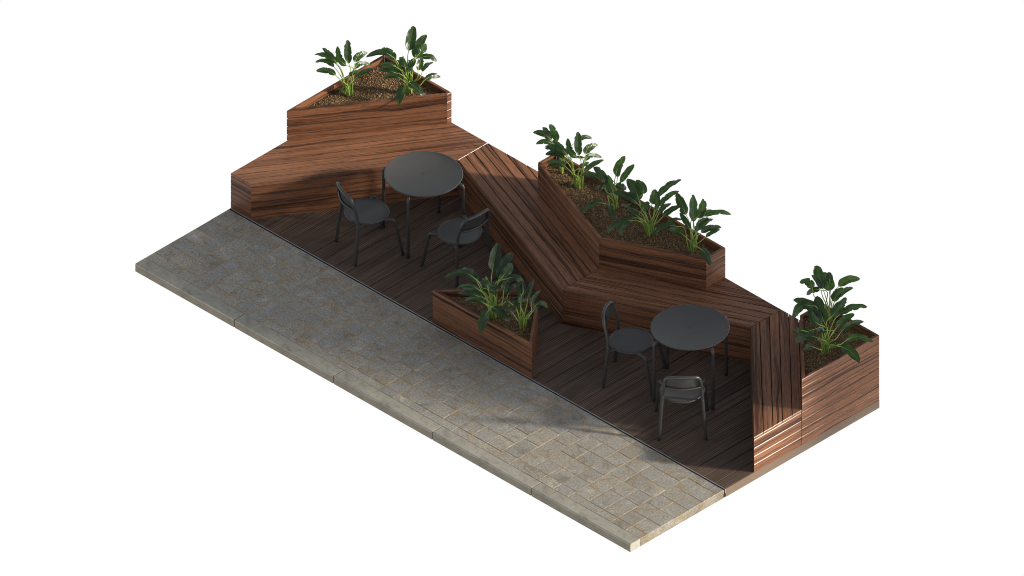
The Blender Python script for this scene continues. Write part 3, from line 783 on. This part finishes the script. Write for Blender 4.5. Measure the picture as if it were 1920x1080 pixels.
# ------------------------------------------------------------------ unseen tree added to cast shade on the deck, off to the right
SUN_AZ = R(34.2); SUN_EL = R(20.3)
ax, ay = math.cos(SUN_AZ), math.sin(SUN_AZ)
def tree(A0, Lc, Zc, hw, hh):
    te = math.tan(SUN_EL)
    cx, cy = A0 * ax + Lc * ay, A0 * ay - Lc * ax
    cz = Zc + te * A0
    t = thing('added_shade_tree', 'leafy round-crowned tree added out of view beyond the right end of the terrace to cast shade', 'tree', (cx, cy, -THK))
    rr = random.Random(5)
    bm = bmesh.new()
    tube(bm, smooth_path([(0, 0, 0), (.03, -.02, cz * .3), (-.03, .02, cz * .62), (0, 0, cz + hh * .6)], 6), [.13 - .10 * k / 18 for k in range(19)], 12)
    for k in range(14):
        a = rr.uniform(0, 6.28); z0 = cz - hh * .6 + rr.uniform(0, hh)
        l = hw * rr.uniform(.5, .85)
        tube(bm, smooth_path([(0, 0, z0), (math.cos(a) * l * .5, math.sin(a) * l * .5, z0 + .25), (math.cos(a) * l, math.sin(a) * l, z0 + .6)], 4), [.04 - .0035 * j for j in range(9)], 6)
    link('trunk', bm, BARK, t)
    bm = bmesh.new()
    cl = [(Vector((rr.gauss(0, .42), rr.gauss(0, .42), rr.uniform(-.9, .9)))) for _ in range(60)]
    n = 0
    while n < 16000:
        d = Vector((rr.uniform(-1, 1), rr.uniform(-1, 1), rr.uniform(-1, 1)))
        if d.length > 1 + .10 * noise.noise(d * 3): continue
        p = Vector((d.x * hw, d.y * hw, cz + d.z * hh))
        if noise.noise(p * 1.9) < -.25 and d.length > .7: continue
        n += 1
        u = Vector((rr.gauss(0, 1), rr.gauss(0, 1), rr.gauss(0, .6))).normalized(); v = u.cross(Vector((rr.gauss(0, 1), rr.gauss(0, 1), rr.gauss(0, 1)))).normalized()
        l = rr.uniform(.05, .09); w = l * .55
        bm.faces.new([bm.verts.new(p - u * l), bm.verts.new(p + v * w), bm.verts.new(p + u * l), bm.verts.new(p - v * w)])
    for Lo, Zo, rad, cnt in ((1.15, .05, .58, 1500), (1.15, -.75, .62, 1300), (-1.0, .45, .38, 900), (-.62, 1.42, .46, 1100)):  # extra leaf clumps placed to shape the shade on paving and planter
        for _ in range(cnt):
            d = Vector((rr.gauss(0, .5), rr.gauss(0, .5), rr.gauss(0, .45)))
            if d.length > 1.1: continue
            p = Vector((ay * Lo, -ax * Lo, cz + Zo)) + d * rad
            u = Vector((rr.gauss(0, 1), rr.gauss(0, 1), rr.gauss(0, .6))).normalized(); v = u.cross(Vector((rr.gauss(0, 1), rr.gauss(0, 1), rr.gauss(0, 1)))).normalized()
            l = rr.uniform(.05, .09); w = l * .55
            bm.faces.new([bm.verts.new(p - u * l), bm.verts.new(p + v * w), bm.verts.new(p + u * l), bm.verts.new(p - v * w)])
    link('crown', bm, TREELEAF, t)
tree(13.0, .20, -1.50, 1.35, 1.65)

# ------------------------------------------------------------------ camera, world, sun
K = 190.0; s = .574; al = math.atan(.98868); ce = math.sqrt(1 - s * s)
tocam = Vector((math.sin(al) * ce, -math.cos(al) * ce, s))
aim = Vector((2.941, 2.314, 0))
cam = bpy.data.objects.new('camera', bpy.data.cameras.new('camera')); COL.objects.link(cam)
cam.data.type = 'ORTHO'; cam.data.ortho_scale = 1920 / K
cam.location = aim + tocam * 25
cam.rotation_euler = (-tocam).to_track_quat('-Z', 'Y').to_euler()
cam.data.clip_start = .1; cam.data.clip_end = 500
scene.camera = cam

w = bpy.data.worlds.new('World'); scene.world = w; w.use_nodes = True
nt = w.node_tree; nt.nodes.clear()
sky = nt.nodes.new('ShaderNodeTexSky'); sky.sky_type = 'NISHITA'; sky.sun_disc = False
sky.sun_elevation = SUN_EL; sky.sun_rotation = math.pi / 2 - SUN_AZ
bg1 = nt.nodes.new('ShaderNodeBackground'); bg1.inputs['Strength'].default_value = SKY
hs = nt.nodes.new('ShaderNodeHueSaturation'); hs.inputs['Saturation'].default_value = .34
nt.links.new(sky.outputs[0], hs.inputs['Color']); nt.links.new(hs.outputs[0], bg1.inputs['Color'])
bg2 = nt.nodes.new('ShaderNodeBackground'); bg2.inputs['Color'].default_value = (1, 1, 1, 1); bg2.inputs['Strength'].default_value = 1.0
tc = nt.nodes.new('ShaderNodeTexCoord'); sp = nt.nodes.new('ShaderNodeSeparateXYZ'); nt.links.new(tc.outputs['Generated'], sp.inputs[0])
lt = nt.nodes.new('ShaderNodeMath'); lt.operation = 'LESS_THAN'; lt.inputs[1].default_value = 0.0; nt.links.new(sp.outputs['Z'], lt.inputs[0])
mx = nt.nodes.new('ShaderNodeMixShader'); out = nt.nodes.new('ShaderNodeOutputWorld')
nt.links.new(lt.outputs[0], mx.inputs[0]); nt.links.new(bg1.outputs[0], mx.inputs[1]); nt.links.new(bg2.outputs[0], mx.inputs[2]); nt.links.new(mx.outputs[0], out.inputs['Surface'])

sl = bpy.data.lights.new('sun', 'SUN'); sl.energy = SUN; sl.angle = R(4.0); sl.color = (1.0, .91, .76)
so = bpy.data.objects.new('sun', sl); COL.objects.link(so)
so.rotation_euler = Vector((ax * math.cos(SUN_EL), ay * math.cos(SUN_EL), math.sin(SUN_EL))).to_track_quat('Z', 'Y').to_euler()
so.location = (8, 6, 8)

scene.view_settings.view_transform = 'Standard'; scene.view_settings.look = 'None'
scene.view_settings.exposure = EXPO; scene.view_settings.gamma = 1
scene.render.film_transparent = False
scene.cycles.max_bounces = 6
scene.cycles.filter_width = 1.0
